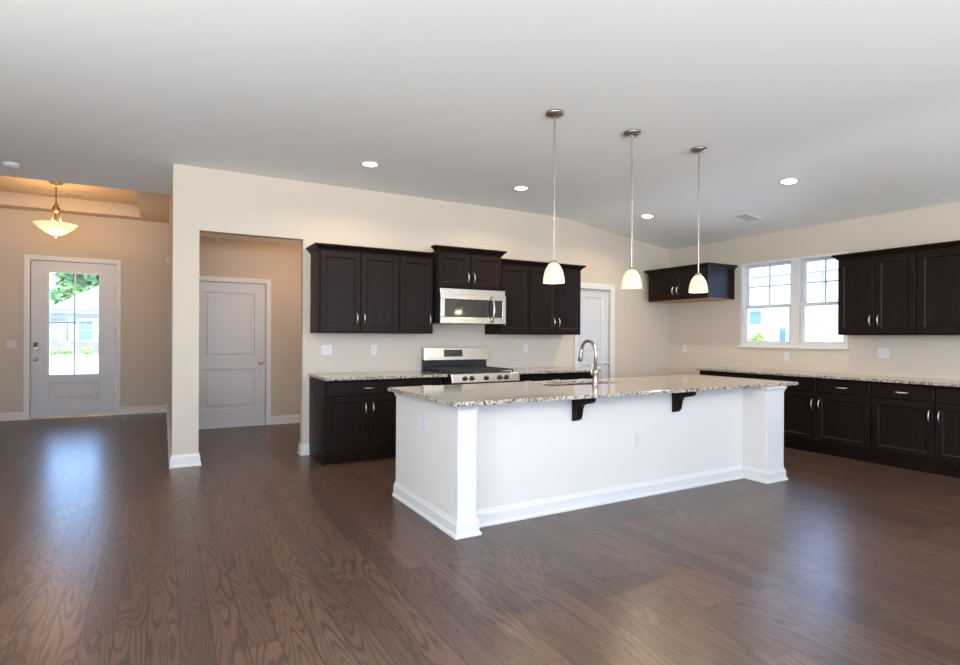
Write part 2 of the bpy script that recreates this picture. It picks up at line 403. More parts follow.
d2 = panel_door('door_3', DX0, DX1, DZ, .03, [(-1.76, -1.36, 1.10, 1.94), (-1.76, -1.36, .25, .93)])
casing(d2, DX0, DX1, DZ, 0, w=.085); knob(d2, -1.31, .95, .03)
obj('threshold', B((DX0, DX1, .005, .12, 0, .012)), M['trim'], d2)  # same kind of added strip, blocks light below the pantry slab
# front door
d3 = thing('door_1', None, None, kind='structure'); y = FY + .02
GX0, GX1, GZ0, GZ1 = -8.775, -8.105, .69, 2.345
bm = bmesh.new(); X0, X1, Z1 = EDX0 + .005, EDX1 - .005, EDZ - .005
box(bm, X0, GX0, y, y + .045, .02, Z1); box(bm, GX1, X1, y, y + .045, .02, Z1); box(bm, GX0, GX1, y, y + .045, GZ1, Z1)
box(bm, GX0, GX1, y, y + .045, .57, GZ0); box(bm, GX0, GX1, y, y + .045, .02, .27)
panel(bm, GX0, GX1, .27, .57, y + .045, [(0, y), (.012, y + .010), (.05, y + .010), (.07, y + .003)])
obj('slab', bm, M['door'], d3)
bm = bmesh.new(); w = .022
for a in ((GX0 - w, GX0 + .006, GZ0 - w, GZ1 + w), (GX1 - .006, GX1 + w, GZ0 - w, GZ1 + w), (GX0, GX1, GZ1 - .006, GZ1 + w), (GX0, GX1, GZ0 - w, GZ0 + .006)):
    box(bm, a[0], a[1], y - .008, y + .053, a[2], a[3])
obj('glazing_bead', bm, M['trim'], d3)
gx = (GX0 + GX1) / 2; gz = (GZ0 + GZ1) / 2 + .02
obj('muntin', B((gx - .009, gx + .009, y + .010, y + .035, GZ0, GZ1), (GX0, GX1, y + .010, y + .035, gz - .009, gz + .009)), M['trim'], d3)
obj('glass_pane', B((GX0, GX1, y + .020, y + .025, GZ0, GZ1)), M['glass'], d3)
obj('jamb', B((EDX0 - .03, EDX0, y - .02, y + .12, 0, EDZ), (EDX1, EDX1 + .03, y - .02, y + .12, 0, EDZ), (EDX0 - .03, EDX1 + .03, y - .02, y + .12, EDZ, EDZ + .03)), M['trim'], d3)
obj('threshold', B((EDX0, EDX1, y - .02, y + .12, 0, .018)), M['bronze'], d3)
casing(d3, EDX0, EDX1, EDZ, FY, w=.075)
bm = bmesh.new(); box(bm, -8.972, -8.905, y - .022, y, 1.09, 1.225)
lb = obj('keypad_lock', bm, M['bronze'], d3, bevel=.006)
obj('keypad', B((-8.962, -8.915, y - .026, y - .021, 1.14, 1.215)), M['black'], lb)
knob(d3, -8.94, .95, y)
for z in (.33, 1.0, 1.7, 2.25): obj('hinge', B((EDX1 - .012, EDX1 + .004, y - .012, y + .002, z - .05, z + .05)), M['bronze'], d3)

# ---------------------------------------------------------------- kitchen window (two double hung units)
w1 = thing('window_1', None, None, kind='structure')
bm = bmesh.new(); a, b = WY1, WY0; e = .03
box(bm, 0.0, .13, a, a + e, WZ0, WZ1); box(bm, 0.0, .13, b - e, b, WZ0, WZ1); box(bm, 0.0, .13, a + e, b - e, WZ1 - e, WZ1); box(bm, 0.0, .13, a + e, b - e, WZ0, WZ0 + e)
ym = -2.105; box(bm, .0, .13, ym - .06, ym + .06, WZ0 + e, WZ1 - e)
obj('frame', bm, M['trim'], w1)
for (s0, s1) in ((a + e, ym - .06), (ym + .06, b - e)):
    zm = 1.775
    for nm, x, z0, z1 in (('upper_sash', .085, zm - .02, WZ1 - e), ('lower_sash', .045, WZ0 + e, zm + .022)):
        bm = bmesh.new(); q = .042
        box(bm, x, x + .035, s0, s0 + q, z0, z1); box(bm, x, x + .035, s1 - q, s1, z0, z1)
        box(bm, x, x + .035, s0 + q, s1 - q, z0, z0 + q); box(bm, x, x + .035, s0 + q, s1 - q, z1 - q * .8, z1)
        so = obj(nm, bm, M['trim'], w1)
        obj('pane', B((x + .015, x + .019, s0 + q, s1 - q, z0 + q, z1 - q * .8)), M['glass'], so)
        if nm == 'upper_sash':
            c = (s0 + s1) / 2; zc = (z0 + z1) / 2
            obj('muntin', B((x + .008, x + .024, c - .009, c + .009, z0 + q, z1 - q * .8), (x + .008, x + .024, s0 + q, s1 - q, zc - .009, zc + .009)), M['trim'], so)
obj('window_sill', B((-.035, .02, WY1 - .02, WY0 + .02, WZ0 - .022, WZ0)), M['trim'], w1, bevel=.004)

# ---------------------------------------------------------------- cabinets
CR = [(0, 0), (.010, 0), (.014, .012), (.030, .030), (.046, .040), (.052, .048), (.052, .062), (0, .062)]
def crown(parent, w, d, h, lret, rret, lback=0, rback=0):
    lback = max(lback, .003); rback = max(rback, .003)
    def path(o):
        l = -o if lret else 0; r = w + (o if rret else 0); out = []
        if lret: out.append((l, -lback))
        out += [(l, -d - o), (r, -d - o)]
        if rret: out.append((r, -rback))
        return out
    return obj('crown_moulding', sweep_rect(bmesh.new(), path, [(o, h + z) for o, z in CR]), M['esp'], parent)
def shaker(parent, x0, x1, z0, z1, y, name='door'):
    bm = panel(bmesh.new(), x0, x1, z0, z1, y, [(0, y - .017), (.003, y - .020), (.056, y - .020), (.060, y - .016), (.066, y - .011), (.072, y - .011)])
    return obj(name, bm, M['esp'], parent)
def drawer(parent, x0, x1, z0, z1, y):
    bm = panel(bmesh.new(), x0, x1, z0, z1, y, [(0, y - .014), (.006, y - .020)])
    d = obj('drawer', bm, M['esp'], parent); pull(d, (x0 + x1) / 2, (z0 + z1) / 2, y - .020, False, .12); return d
def upper(label, x, y, z, rz, w, d, h, doors, group, crown_ret=(0, 0), lback=0, rback=0, zoff=.02, natural=False):
    """doors: list of (x0, x1, handle_x or None)"""
    c = thing('upper_cabinet', label, 'cabinet', (x, y, z), rz, group)
    bd = obj('body', B((0, w, -d + .0, -.001, 0.003, h)), M['esp'], c)
    obj('underside', B((.004, w - .004, -d + .004, -.003, -.001, .003)), M['natural'] if natural else M['esp'], c)
    for x0, x1, hx in doors:
        dr = shaker(c, x0, x1, .018, h - zoff, -d)
        if hx is not None: pull(dr, hx, .018 + .145 if h > .6 else .018 + .12, -d - .020)
    crown(c, w, d, h - .004, crown_ret[0], crown_ret[1], lback, rback)
    return c
def two(w, g=.012, m=.014, hz=.035):
    c = w / 2
    return [(m, c - g / 2, c - g / 2 - hz), (c + g / 2, w - m, c + g / 2 + hz)]
UG = 'espresso wall cabinets along the stove wall'; RG = 'espresso wall cabinets along the window wall'
H = .896; ZU = 1.372; DU = .41
upper('dark espresso two door wall cabinet at the left end, nearest the hall opening', -5.735, 0, ZU, 0, .91, DU - .02, H, two(.91), UG, (1, 0), 0, 0)
upper('narrow dark single door wall cabinet directly left of the microwave', -4.825, 0, ZU, 0, .43, DU - .02, H, [(.010, .42, .38)], UG)
upper('short raised two door dark cabinet above the stainless microwave', -4.385, 0, 1.912, 0, .885, .48, .435, two(.885), UG, (1, 1), .42, .42)
upper('single door dark wall cabinet tucked against the right side of the microwave', -3.458, 0, ZU, 0, .438, DU - .02, H, [(.014, .43, .045)], UG)
upper('two door dark wall cabinet beside the white pantry door', -3.02, 0, ZU, 0, .865, DU - .02, H, two(.865), UG, (0, 1))
RZ = -math.pi / 2
upper('short deep two door dark cabinet hung in the room corner with bare wood underside', 0, -.13, 1.893, RZ, 1.09, .58, .43, two(1.09), RG, (1, 1), 0, 0, natural=True)
upper('dark two door wall cabinet immediately right of the window', 0, -2.81, 1.378, RZ, .79, .31, .875, two(.79), RG, (1, 0))
upper('dark wall cabinet at the right edge of the picture, beyond the pair by the window', 0, -3.60, 1.378, RZ, 1.0, .31, .875, two(1.0), RG, (0, 1))

def base(label, x, y, rz, w, d, kind, group, toe=.06, lend=False, rend=False, H=.884, drawers=None, back=-.001):
    c = thing('base_cabinet', label, 'cabinet', (x, y, 0), rz, group)
    bm = B((0, w, -d, back, .10, H))
    obj('body', bm, M['esp'], c)
    obj('toe_kick', B((.0, w, -d + toe, back, 0, .10)), M['esp'], c)
    if lend: obj('end_panel', B((-.006, 0, -d - .004, back, 0, H)), M['esp'], c)
    if rend: obj('end_panel', B((w, w + .006, -d - .004, back, 0, H)), M['esp'], c)
    zt, zd = H - .024, .715; m = .014
    ds = two(w) if kind == 'two' else [(m, w - m, w - m - .035)]
    if kind == 'one_l': ds = [(m, w - m, m + .035)]
    for x0, x1, hx in ds:
        dr = shaker(c, x0, x1, .155, zd - .015, -d); pull(dr, hx, zd - .015 - .125, -d - .020)
    for (x0, x1) in (drawers if drawers is not None else [(x0, x1) for x0, x1, _ in ds]):
        drawer(c, x0, x1, zd, zt, -d)
    return c
BG = 'espresso base cabinets along the stove wall'; RBG = 'espresso base cabinets along the window wall'
base('dark base cabinet with one wide drawer over two doors, nearest the hall opening', -5.735, 0, 0, .935, .66, 'two', BG, lend=True, drawers=[(.014, .921)])
base('narrow dark base cabinet directly left of the range', -4.80, 0, 0, .405, .66, 'one', BG)
base('dark base cabinet directly right of the range, behind the island', -3.455, 0, 0, .44, .66, 'one', BG)
base('dark base cabinet beside the pantry door, behind the island faucet', -3.015, 0, 0, .87, .66, 'two', BG, rend=True)
base('dark base cabinet at the far left of the window wall, mostly behind the island top', 0, -1.10, RZ, 1.05, .58, 'two', RBG, lend=True)
base('dark base cabinet under the right half of the window, next right of the island pier', 0, -2.15, RZ, 1.15, .58, 'two', RBG)
base('dark two drawer base cabinet below the wall cabinets right of the window', 0, -3.30, RZ, 1.14, .58, 'two', RBG)
base('dark base cabinet at the right end of the window wall, mostly past the picture edge', 0, -4.44, RZ, 1.1, .58, 'two', RBG, rend=True)

# worktops
def worktop(name, label, b, group=None):
    bm = B((0, b[1] - b[0], 0, b[3] - b[2], 0, b[5] - b[4])); o = obj(name, bm, M['granite'], None, bevel=.006)
    o.location = (b[0], b[2], b[4]); return tag(o, label, 'countertop', group)
worktop('countertop', 'speckled granite countertop left of the range on dark cabinets', (-5.755, -4.392, -.79, -.001, .884, .914))
worktop('countertop', 'speckled granite countertop right of the range, ending by the pantry door', (-3.452, -2.12, -.79, -.001, .884, .914))
worktop('countertop', 'long speckled granite countertop under the kitchen window', (-.65, -.001, -5.56, -1.09, .884, .914))

# ---------------------------------------------------------------- range
rg = thing('gas_range', 'stainless steel gas range with black cooktop and five front knobs', 'stove', (-4.375, 0, 0)); W = .905
obj('body', B((0, W, -.80, -.01, .02, .895)), M['black'], rg)
obj('cooktop', B((0, W, -.80, -.09, .895, .918)), M['black'], rg, bevel=.004)
bm = bmesh.new(); prism(bm, [(-.80, .805), (-.865, .815), (-.855, .915), (-.80, .922)], 'X', 0, W)
cp = obj('control_panel', bm, M['steel'], rg, bevel=.004)
for kx in (.165, .255, .445, .625, .715):
    bm = bmesh.new(); lathe(bm, [(0, 0), (.026, 0), (.026, -.012), (.021, -.018), (.019, -.036), (0, -.040)], 20, (kx, -.861, .865), 'Y')
    k = obj('knob', bm, M['black'], rg, smooth=True)
    obj('knob_pointer', B((kx - .003, kx + .003, -.904, -.900, .868, .884)), M['steel'], k)
bm = bmesh.new(); box(bm, 0, W, -.835, -.80, .22, .795)
od = obj('oven_door', bm, M['steel'], rg, bevel=.004)
obj('oven_window', B((.16, W - .16, -.839, -.834, .33, .62)), M['bglass'], od)
bm = bmesh.new(); tube(bm, [(.08, -.835, .73), (.08, -.885, .73), (W - .08, -.885, .73), (W - .08, -.835, .73)], .011, 10)
obj('oven_handle', bm, M['steel'], od, smooth=False)
bm = B((0, W, -.83, -.80, .06, .21)); obj('storage_drawer', bm, M['steel'], rg, bevel=.004)
bm = B((.0, W, -.07, -.012, .895, 1.055)); obj('rear_riser', bm, M['black'], rg)
bm = bmesh.new(); prism(bm, [(-.012, 1.055), (-.105, 1.042), (-.092, 1.196), (-.012, 1.196)], 'X', 0, W)
bgd = obj('backguard', bm, M['steel'], rg, bevel=.004)
dp = obj('display_panel', prism(bmesh.new(), [(-.104, 1.085), (-.1085, 1.085), (-.1010, 1.172), (-.096, 1.172)], 'X', .27, .53), M['bglass'], bgd)
obj('clock_display', prism(bmesh.new(), [(-.1045, 1.13), (-.1065, 1.13), (-.1035, 1.155), (-.1015, 1.155)], 'X', .36, .44), M['display'], dp)
for bx_, by_ in ((.17, -.28), (.17, -.62), (.4525, -.45), (.735, -.28), (.735, -.62)):
    bm = bmesh.new(); lathe(bm, [(0, .918), (.052, .918), (.050, .928), (.036, .930), (.034, .938), (0, .940)], 20, (bx_, by_, 0))
    obj('burner', bm, M['iron'], rg, smooth=False)
for gx0, gx1 in ((.03, .31), (.32, .585), (.595, .875)):
    bm = bmesh.new(); zt = .953
    for yy in (-.76, -.45, -.14): box(bm, gx0, gx1, yy - .006, yy + .006, zt - .012, zt)
    for xx in (gx0, gx1 - .012): box(bm, xx, xx + .012, -.766, -.134, zt - .012, zt)
    cx = (gx0 + gx1) / 2; box(bm, cx - .006, cx + .006, -.76, -.14, zt - .010, zt)
    for yy in (-.62, -.28): box(bm, gx0, gx1, yy - .006, yy + .006, zt - .010, zt)
    for xx in (gx0, gx1 - .012):
        for yy in (-.766, -.146): box(bm, xx, xx + .012, yy, yy + .012, .918, zt - .012)
    obj('grate', bm, M['iron'], rg)

# ---------------------------------------------------------------- microwave
mw = thing('microwave', 'stainless steel over the range microwave with dark glass door', 'microwave', (-4.378, 0, 1.495)); W = .888
obj('body', B((0, W, -.535, -.002, 0, .41)), M['black'], mw)
obj('vent_strip', B((.0, W, -.555, -.535, .345, .41)), M['steel'], mw, bevel=.003)
bm = bmesh.new(); yf = -.575
fr = [(0, .0, .79, .34)]
box(bm, 0, W, yf, -.535, 0, .075); box(bm, 0, .05, yf, -.535, .075, .285); box(bm, .0, W, yf, -.535, .285, .345); box(bm, W - .05, W, yf, -.535, .075, .285)
fd = obj('door', bm, M['steel'], mw, bevel=.003)
obj('door_window', B((.05, .66, yf + .004, -.536, .075, .285)), M['bglass'], fd)
obj('keypad', B((.66, W - .05, yf + .003, -.536, .075, .285)), M['bglass'], mw)
bm = bmesh.new(); pts = []
for k in range(15):
    t = k / 14; pts.append((.685, yf - .012 - .048 * math.sin(math.pi * t) ** .6, .02 + .31 * t))
tube(bm, pts, .013, 10); obj('handle', bm, M['steel'], fd, smooth=True)

# ---------------------------------------------------------------- island
IX0, IX1, IYF, IYP = -5.47, -2.06, -3.015, -3.13
isl = thing('kitchen_island', 'long white panelled kitchen island with dark brackets under its granite top', 'kitchen island', (-3.75, -2.6, 0))
def ip(name, bm, m=M['island'], **k):
    o = obj(name, bm, m, isl, **k); o.matrix_parent_inverse = isl.matrix_basis.inverted() if False else Matrix.Translation((3.75, 2.6, 0)); return o
bm = B((IX0, IX0 + .12, IYP, -2.0, 0, .884), (IX0 + .12, -2.31, IYF, IYF + .1, 0, .884))
ip('knee_wall', bm)
ip('pilaster', B((IX0 - .004, IX0 + .138, IYP - .012, IYF - .001, 0, .884)), M['trim'])
ip('end_pier', B((-2.33, -2.07, -3.25, -2.0, 0, .884)))
ip('pier_facing', B((-2.318, -2.066, -3.257, -3.249, 0, .884)), M['trim'])
def along(pts, prof, name):
    pts = [Vector(p) for p in pts]
    def path(o):
        out = []
        for i, p in enumerate(pts):
            ds = []
            if i > 0: ds.append((pts[i] - pts[i - 1]).normalized())
            if i < len(pts) - 1: ds.append((pts[i + 1] - pts[i]).normalized())
            ns = [Vector((-d.y, d.x)) for d in ds]
            v = ns[0] * o if len(ns) == 1 else (ns[0] + ns[1]) * (o / (1 + ns[0].dot(ns[1])))
            out.append((p.x + v.x, p.y + v.y))
        return out
    return path
def rev(pts): return pts[::-1]
outl = [(-2.07, -2.0), (-2.07, -3.257), (-2.33, -3.257), (-2.33, IYF), (IX0 + .138, IYF), (IX0 + .138, IYP - .012), (IX0 - .004, IYP - .012), (IX0 - .004, -2.0)]
ISB = [(0, 0), (.028, 0), (.028, .014), (.022, .024), (.017, .026), (.017, .085), (.010, .098), (.004, .118), (0, .118)]
ip('baseboard', sweep_rect(bmesh.new(), along(outl, ISB, ''), ISB), M['trim'])
CAP = [(0, .884), (.020, .884), (.020, .872), (.008, .850), (.006, .838), (0, .838)]
ip('cap_moulding', sweep_rect(bmesh.new(), along([(IX0 + .138, IYF), (IX0 + .138, IYP - .012), (IX0 - .004, IYP - .012), (IX0 - .004, -2.0)], CAP, ''), CAP), M['trim'])
ip('cap_moulding', sweep_rect(bmesh.new(), along([(-2.07, -2.0), (-2.07, -3.257), (-2.33, -3.257), (-2.33, IYF)], CAP, ''), CAP), M['trim'])
for cx in (-4.385, -3.278):
    pr = [(0, .883), (-.215, .883), (-.215, .868), (-.206, .850), (-.185, .838), (-.150, .832), (-.110, .826), (-.085, .810), (-.072, .785), (-.066, .750), (-.060, .722), (-.045, .700), (-.022, .688), (0, .684)]
    bm = prism(bmesh.new(), [(IYF + p[0], p[1]) for p in pr], 'X', cx - .03, cx + .03)
    ip('corbel', bm, M['esp'], bevel=.004)
# cabinets on the cook's side
body = ip('sink_cabinet', B((IX0 + .12, -2.33, IYF + .1, -2.08, .10, .66)), M['esp'])
ip('toe_kick', B((IX0 + .12, -2.33, IYF + .1, -2.14, 0, .10)), M['esp'])
for k in range(6):
    x0 = IX0 + .13 + k * (3.0 / 6); bm = bmesh.new()
    panel(bm, x0 + .01, x0 + .49, .13, .86, -2.08, [(0, -2.063), (.056, -2.060), (.066, -2.069)]) ; ip('cabinet_door', bm, M['esp'])

# island top with a sink cut-out
SX0, SX1, SY0, SY1 = -4.26, -3.47, -2.56, -2.16
TXa, TXb, TYa, TYb = -5.56, -1.83, -3.255, -2.03
def ring_slab(o, i, z0, z1):
    bm = bmesh.new()
    def rect(r, z): return [bm.verts.new(p) for p in ((r[0], r[2], z), (r[1], r[2], z), (r[1], r[3], z), (r[0], r[3], z))]
    a, b, c, d = rect(o, z0), rect(o, z1), rect(i, z0), rect(i, z1)
    for k in range(4):
        n = (k + 1) % 4
        bm.faces.new((a[k], a[n], b[n], b[k])); bm.faces.new((c[k], c[n], d[n], d[k]))
        bm.faces.new((b[k], b[n], d[n], d[k])); bm.faces.new((a[k], a[n], c[n], c[k]))
    return bm
tp = obj('island_countertop', ring_slab((TXa, TXb, TYa, TYb), (SX0, SX1, SY0, SY1), .8842, .914), M['granite'], None, bevel=.006)
tag(tp, 'broad speckled granite top on the white island with a sink cut into it', 'countertop')
sk = thing('kitchen_sink', 'undermount stainless steel sink set in the island top', 'sink', (0, 0, .7))
def bowl(x0, x1):
    bm = bmesh.new(); t = .004; z0, z1 = .70, .884
    box(bm, x0, x1, SY0 - .01, SY0, z0, z1); box(bm, x0, x1, SY1, SY1 + .01, z0, z1); box(bm, x0, x0 + .01, SY0, SY1, z0, z1); box(bm, x1 - .01, x1, SY0, SY1, z0, z1)
    box(bm, x0, x1, SY0 - .01, SY1 + .01, z0 - .01, z0)
    for v in bm.verts: v.co.z -= .7
    o = obj('basin', bm, M['steel'], sk)
    dr = obj('drain', lathe(bmesh.new(), [(0, .003), (.04, .003), (.045, 0)], 20, ((x0 + x1) / 2, (SY0 + SY1) / 2, 0)), M['iron'], o)
mx = (SX0 + SX1) / 2
bowl(SX0 - .01, mx); bowl(mx, SX1 + .01)
fc = thing('faucet', 'brushed nickel pull-down gooseneck faucet standing on the island top', 'faucet', (-3.865, -2.66, .914))
bm = bmesh.new(); lathe(bm, [(0, 0), (.034, 0), (.034, .006), (.027, .012), (.025, .045), (.024, .10), (.029, .112), (.029, .122), (.022, .130), (.018, .14), (0, .141)], 24)
obj('base', bm, M['satin'], fc, smooth=True)
bm = bmesh.new(); pts = [(0, 0, .135), (0, 0, .27)]
for k in range(1, 15):
    a = math.pi * k / 14 * .93; pts.append((0, .095 - .095 * math.cos(a), .295 + .095 * math.sin(a)))
tube(bm, pts, .0145, 12); obj('spout', bm, M['satin'], fc, smooth=True)
p = Vector(pts[-1]); dr_ = Vector((0, .22, -1)).normalized()
bm = bmesh.new(); tube(bm, [p, p + dr_ * .02, p + dr_ * .07, p + dr_ * .11, p + dr_ * .115], [.0135, .016, .020, .023, .018], 14)
obj('spray_head', bm, M['satin'], fc, smooth=True)
bm = bmesh.new(); tube(bm, [(-.02, 0, .095), (-.045, 0, .10), (-.05, .0, .125), (-.035, .0, .19)], [.013, .013, .010, .006], 10)
obj('lever', bm, M['satin'], fc, smooth=True)

# ---------------------------------------------------------------- electrical plates
def outlet(label, x, y, z, rz, gang=1, kind='outlet', group=None, name='outlet', cat='outlet'):
    t = thing(name, label, cat, (x, y, z), rz, group); w = .035 + .023 * (gang - 1) * 1.0
    obj('cover_plate', B((-w, w, -.006, -.0005, -.0575, .0575)), M['plate'], t, bevel=.002)
    for g in range(gang):
        cx = (g - (gang - 1) / 2) * .046
        if kind == 'outlet' or (kind == 'mix' and g == 1):
            for s in (-1, 1):
                r = obj('receptacle', lathe(bmesh.new(), [(0, -.008), (.0150, -.008), (.0155, -.005)], 18, (cx, 0, s * .0195), 'Y'), M['plate'], t)
                obj('slot', B((cx - .007, cx - .0055, -.0088, -.0078, s * .0195 - .003, s * .0195 + .006), (cx + .0055, cx + .007, -.0088, -.0078, s * .0195 - .003, s * .0195 + .005), (cx - .002, cx + .002, -.0088, -.0078, s * .0195 - .010, s * .0195 - .006)), M['slot'], r)
        else:
            obj('switch_toggle', B((cx - .004, cx + .004, -.018, -.005, -.002, .016)), M['plate'], t)
    return t
outlet('white double wall plate above the left end of the stove wall countertop', -5.55, 0, 1.178, 0, 2, 'mix')
outlet('white wall outlet between the left end plate and the range, above the counter', -4.99, 0, 1.178, 0)
outlet('white wall outlet to the right of the range below the right wall cabinets', -2.80, 0, 1.178, 0)
outlet('wall outlet low in the corner below the short corner cabinet', 0, -.342, 1.165, RZ)
outlet('wall outlet just under the kitchen window sill', 0, -2.005, 1.10, RZ)
outlet('wall outlet right of the window below the dark wall cabinets', 0, -3.145, 1.172, RZ, 2, 'mix')
outlet('white outlet on the left end panel of the island', IX0 - .0005, -2.59, .672, -math.pi / 2, 1)
outlet('white outlet low on the long front of the island', -3.705, IYF, .48, 0)
outlet('white light switch plate left of the front door', -9.235, FY, 1.19, 0, 2, 'switch', name='light_switch', cat='light switch')

# ---------------------------------------------------------------- lights
WARM = (1, .78, .52)
PL = ['leftmost and nearest of the three nickel pendants over the island', 'middle one of the three nickel pendants over the island', 'rightmost and farthest of the three nickel pendants over the island']
for i, (x, lb_) in enumerate(zip((-4.555, -3.74, -2.91), PL)):
    t = thing('pendant_light', lb_, 'pendant lamp', (x, -2.965, 1.755), 0, 'pendants over the island')
    bm = bmesh.new()
    lathe(bm, [(.081, 0), (.084, .003), (.080, .05), (.067, .10), (.044, .140), (.024, .158), (.022, .153), (.041, .135), (.063, .098), (.076, .05), (.078, .004), (.081, 0)], 32)
    obj('glass_shade', bm, M['shade'], t, smooth=True)
    obj('bulb', lathe(bmesh.new(), [(0, .035), (.022, .045), (.028, .065), (.022, .09), (.012, .11), (0, .112)], 16), M['bulb'], t, smooth=True)
    obj('shade_cap', lathe(bmesh.new(), [(0, .172), (.022, .172), (.030, .162), (.030, .154), (0, .154)], 20), M['satin'], t, smooth=True)
    obj('rod', lathe(bmesh.new(), [(0, .17), (.006, .17), (.006, .74), (.0075, .74), (.0075, .76), (.006, .76), (.006, ZC - 1.755 - .02), (0, ZC - 1.755 - .02)], 10), M['satin'], t)
    hz = ZC - 1.755
    obj('canopy', lathe(bmesh.new(), [(0, hz - .030), (.018, hz - .030), (.060, hz - .022), (.072, hz - .012), (.072, hz - .0005), (0, hz - .0005)], 28), M['satin'], t, smooth=True)
    l = lamp('pendant_glow', 'POINT', (0, 0, .02), 8, WARM, radius=.05); l.parent = t
def slope_z(x): return ZC if x < XB else ZR + x * (ZC - .042 - ZR) / (XB + .3) if x > XB + .3 else ZC - .0105 * ((x - XB) / .3 + 1) ** 2
cans = [(-5.376, -1.0, 'recessed ceiling light nearest the hall opening, above the left wall cabinets'), (-3.565, -1.01, 'recessed ceiling light between the first pendant and the left one'),
        (-1.51, -.99, 'recessed ceiling light in the slope near the corner cabinet'), (-1.51, -2.953, 'recessed ceiling light in the slope in front of the window')]
for x, y, lb_ in cans:
    z = slope_z(x); t = thing('recessed_light', lb_, 'ceiling light', (x, y, z), 0, 'round recessed ceiling lights')
    if x > XB: t.rotation_euler = (0, math.atan((ZC - .042 - ZR) / (-XB - .3)), 0)
    obj('trim_ring', lathe(bmesh.new(), [(.072, -.001), (.100, -.001), (.100, -.006), (.076, -.009), (.072, -.006), (.072, -.001)], 32), M['trim'], t, smooth=False)
    obj('lens', lathe(bmesh.new(), [(0, -.004), (.073, -.004), (.073, -.0015)], 32), M['lens'], t)
    l = lamp('can_glow', 'AREA', (0, 0, -.012), 13, (1, .80, .55), .13); l.data.spread = math.radians(150); l.parent = t

t = thing('foyer_pendant', 'bronze bowl pendant with amber glass hanging in the foyer', 'pendant lamp', (-8.51, 3.44, 2.745))
obj('bowl', lathe(bmesh.new(), [(0, 0), (.05, .006), (.13, .045), (.20, .100), (.255, .160), (.260, .165), (.250, .163), (.19, .108), (.12, .058), (.045, .018), (0, .014)], 40), M['bowl'], t, smooth=True)
obj('finial', lathe(bmesh.new(), [(0, -.035), (.012, -.028), (.015, -.015), (.028, -.006), (.028, .003), (0, .003)], 20), M['bronze'], t, smooth=True)
obj('stem', lathe(bmesh.new(), [(0, .004), (.009, .004), (.009, .70), (0, .70)], 12), M['bronze'], t)
obj('hub', lathe(bmesh.new(), [(0, .33), (.03, .33), (.045, .36), (.05, .39), (.03, .42), (.022, .44), (.012, .47), (0, .47)], 20), M['bronze'], t, smooth=True)
for k in range(3):
    a = 2 * math.pi * k / 3 + .4; bm = bmesh.new(); c_, s_ = math.cos(a), math.sin(a)
    tube(bm, [(c_ * .03, s_ * .03, .37), (c_ * .05, s_ * .05, .27), (c_ * .07, s_ * .07, .16), (c_ * .10, s_ * .10, .045)], .006, 8)
    obj('arm', bm, M['bronze'], t, smooth=True)
obj('canopy', lathe(bmesh.new(), [(0, .725), (.02, .725), (.07, .738), (.085, .754), (0, .754)], 24), M['bronze'], t, smooth=True)
l = lamp('bowl_glow', 'POINT', (0, 0, -.12), 15, (1, .66, .38), radius=.15); l.parent = t
l = lamp('bowl_glow', 'POINT', (0, 0, .20), 24, (1, .58, .25), radius=.05); l.parent = t

t = thing('flush_light', 'round ceiling lamp inside the hall behind the opening', 'ceiling light', (-5.36, 1.3, 2.739))
obj('glass', lathe(bmesh.new(), [(0, -.07), (.08, -.062), (.12, -.035), (.13, -.012)], 28), M['shade'], t, smooth=True)
obj('rim', lathe(bmesh.new(), [(0, -.0005), (.14, -.0005), (.14, -.014), (.128, -.016)], 28), M['nickel'], t)
l = lamp('hall_glow', 'POINT', (0, 0, -.12), 17, (1, .66, .40), radius=.08); l.parent = t

# ceiling odds and ends
t = thing('smoke_detector', 'round white smoke detector on the ceiling near the foyer', 'smoke detector', (-8.524, .829, ZC))
obj('housing', lathe(bmesh.new(), [(0, -.040), (.045, -.040), (.062, -.030), (.070, -.012), (.072, -.0005), (0, -.0005)], 28), M['plate'], t, smooth=True)
t = thing('ceiling_vent', 'small white ceiling register in the sloped part near the window', 'vent', (-.75, -1.95, slope_z(-.75) - .001)); t.rotation_euler = (0, math.atan((ZC - .042 - ZR) / (-XB - .3)), 0)
obj('frame', B((-.16, -.12, -.09, .09, -.010, 0), (.12, .16, -.09, .09, -.010, 0), (-.12, .12, -.09, -.06, -.010, 0), (-.12, .12, .06, .09, -.010, 0)), M['plate'], t)
obj('backing', B((-.12, .12, -.06, .06, -.003, -.001)), M['slot'], t)
for k in range(6): obj('louvre', B((-.12, .12, -.056 + k * .02, -.048 + k * .02, -.009, -.003)), M['plate'], t)
t = thing('ceiling_vent', 'narrow register on the tray ceiling right of the foyer pendant', 'vent', (-8.37, 4.15, TZ1 - .001))
obj('frame', B((-.15, .15, -.05, -.035, -.008, 0), (-.15, .15, .035, .05, -.008, 0), (-.15, -.135, -.035, .035, -.008, 0), (.135, .15, -.035, .035, -.008, 0)), M['plate'], t)
obj('backing', B((-.135, .135, -.035, .035, -.004, -.001)), M['slot'], t)
t = thing('door_chime', 'small white chime box high on the foyer side wall', 'door chime', (XL - .0005, 4.45, 2.62))
obj('cover', B((-.04, 0, -.08, .08, -.06, .06)), M['plate'], t, bevel=.006)
obj('grille', B((-.043, -.0395, -.05, .05, -.03, .03)), M['trim'], t)

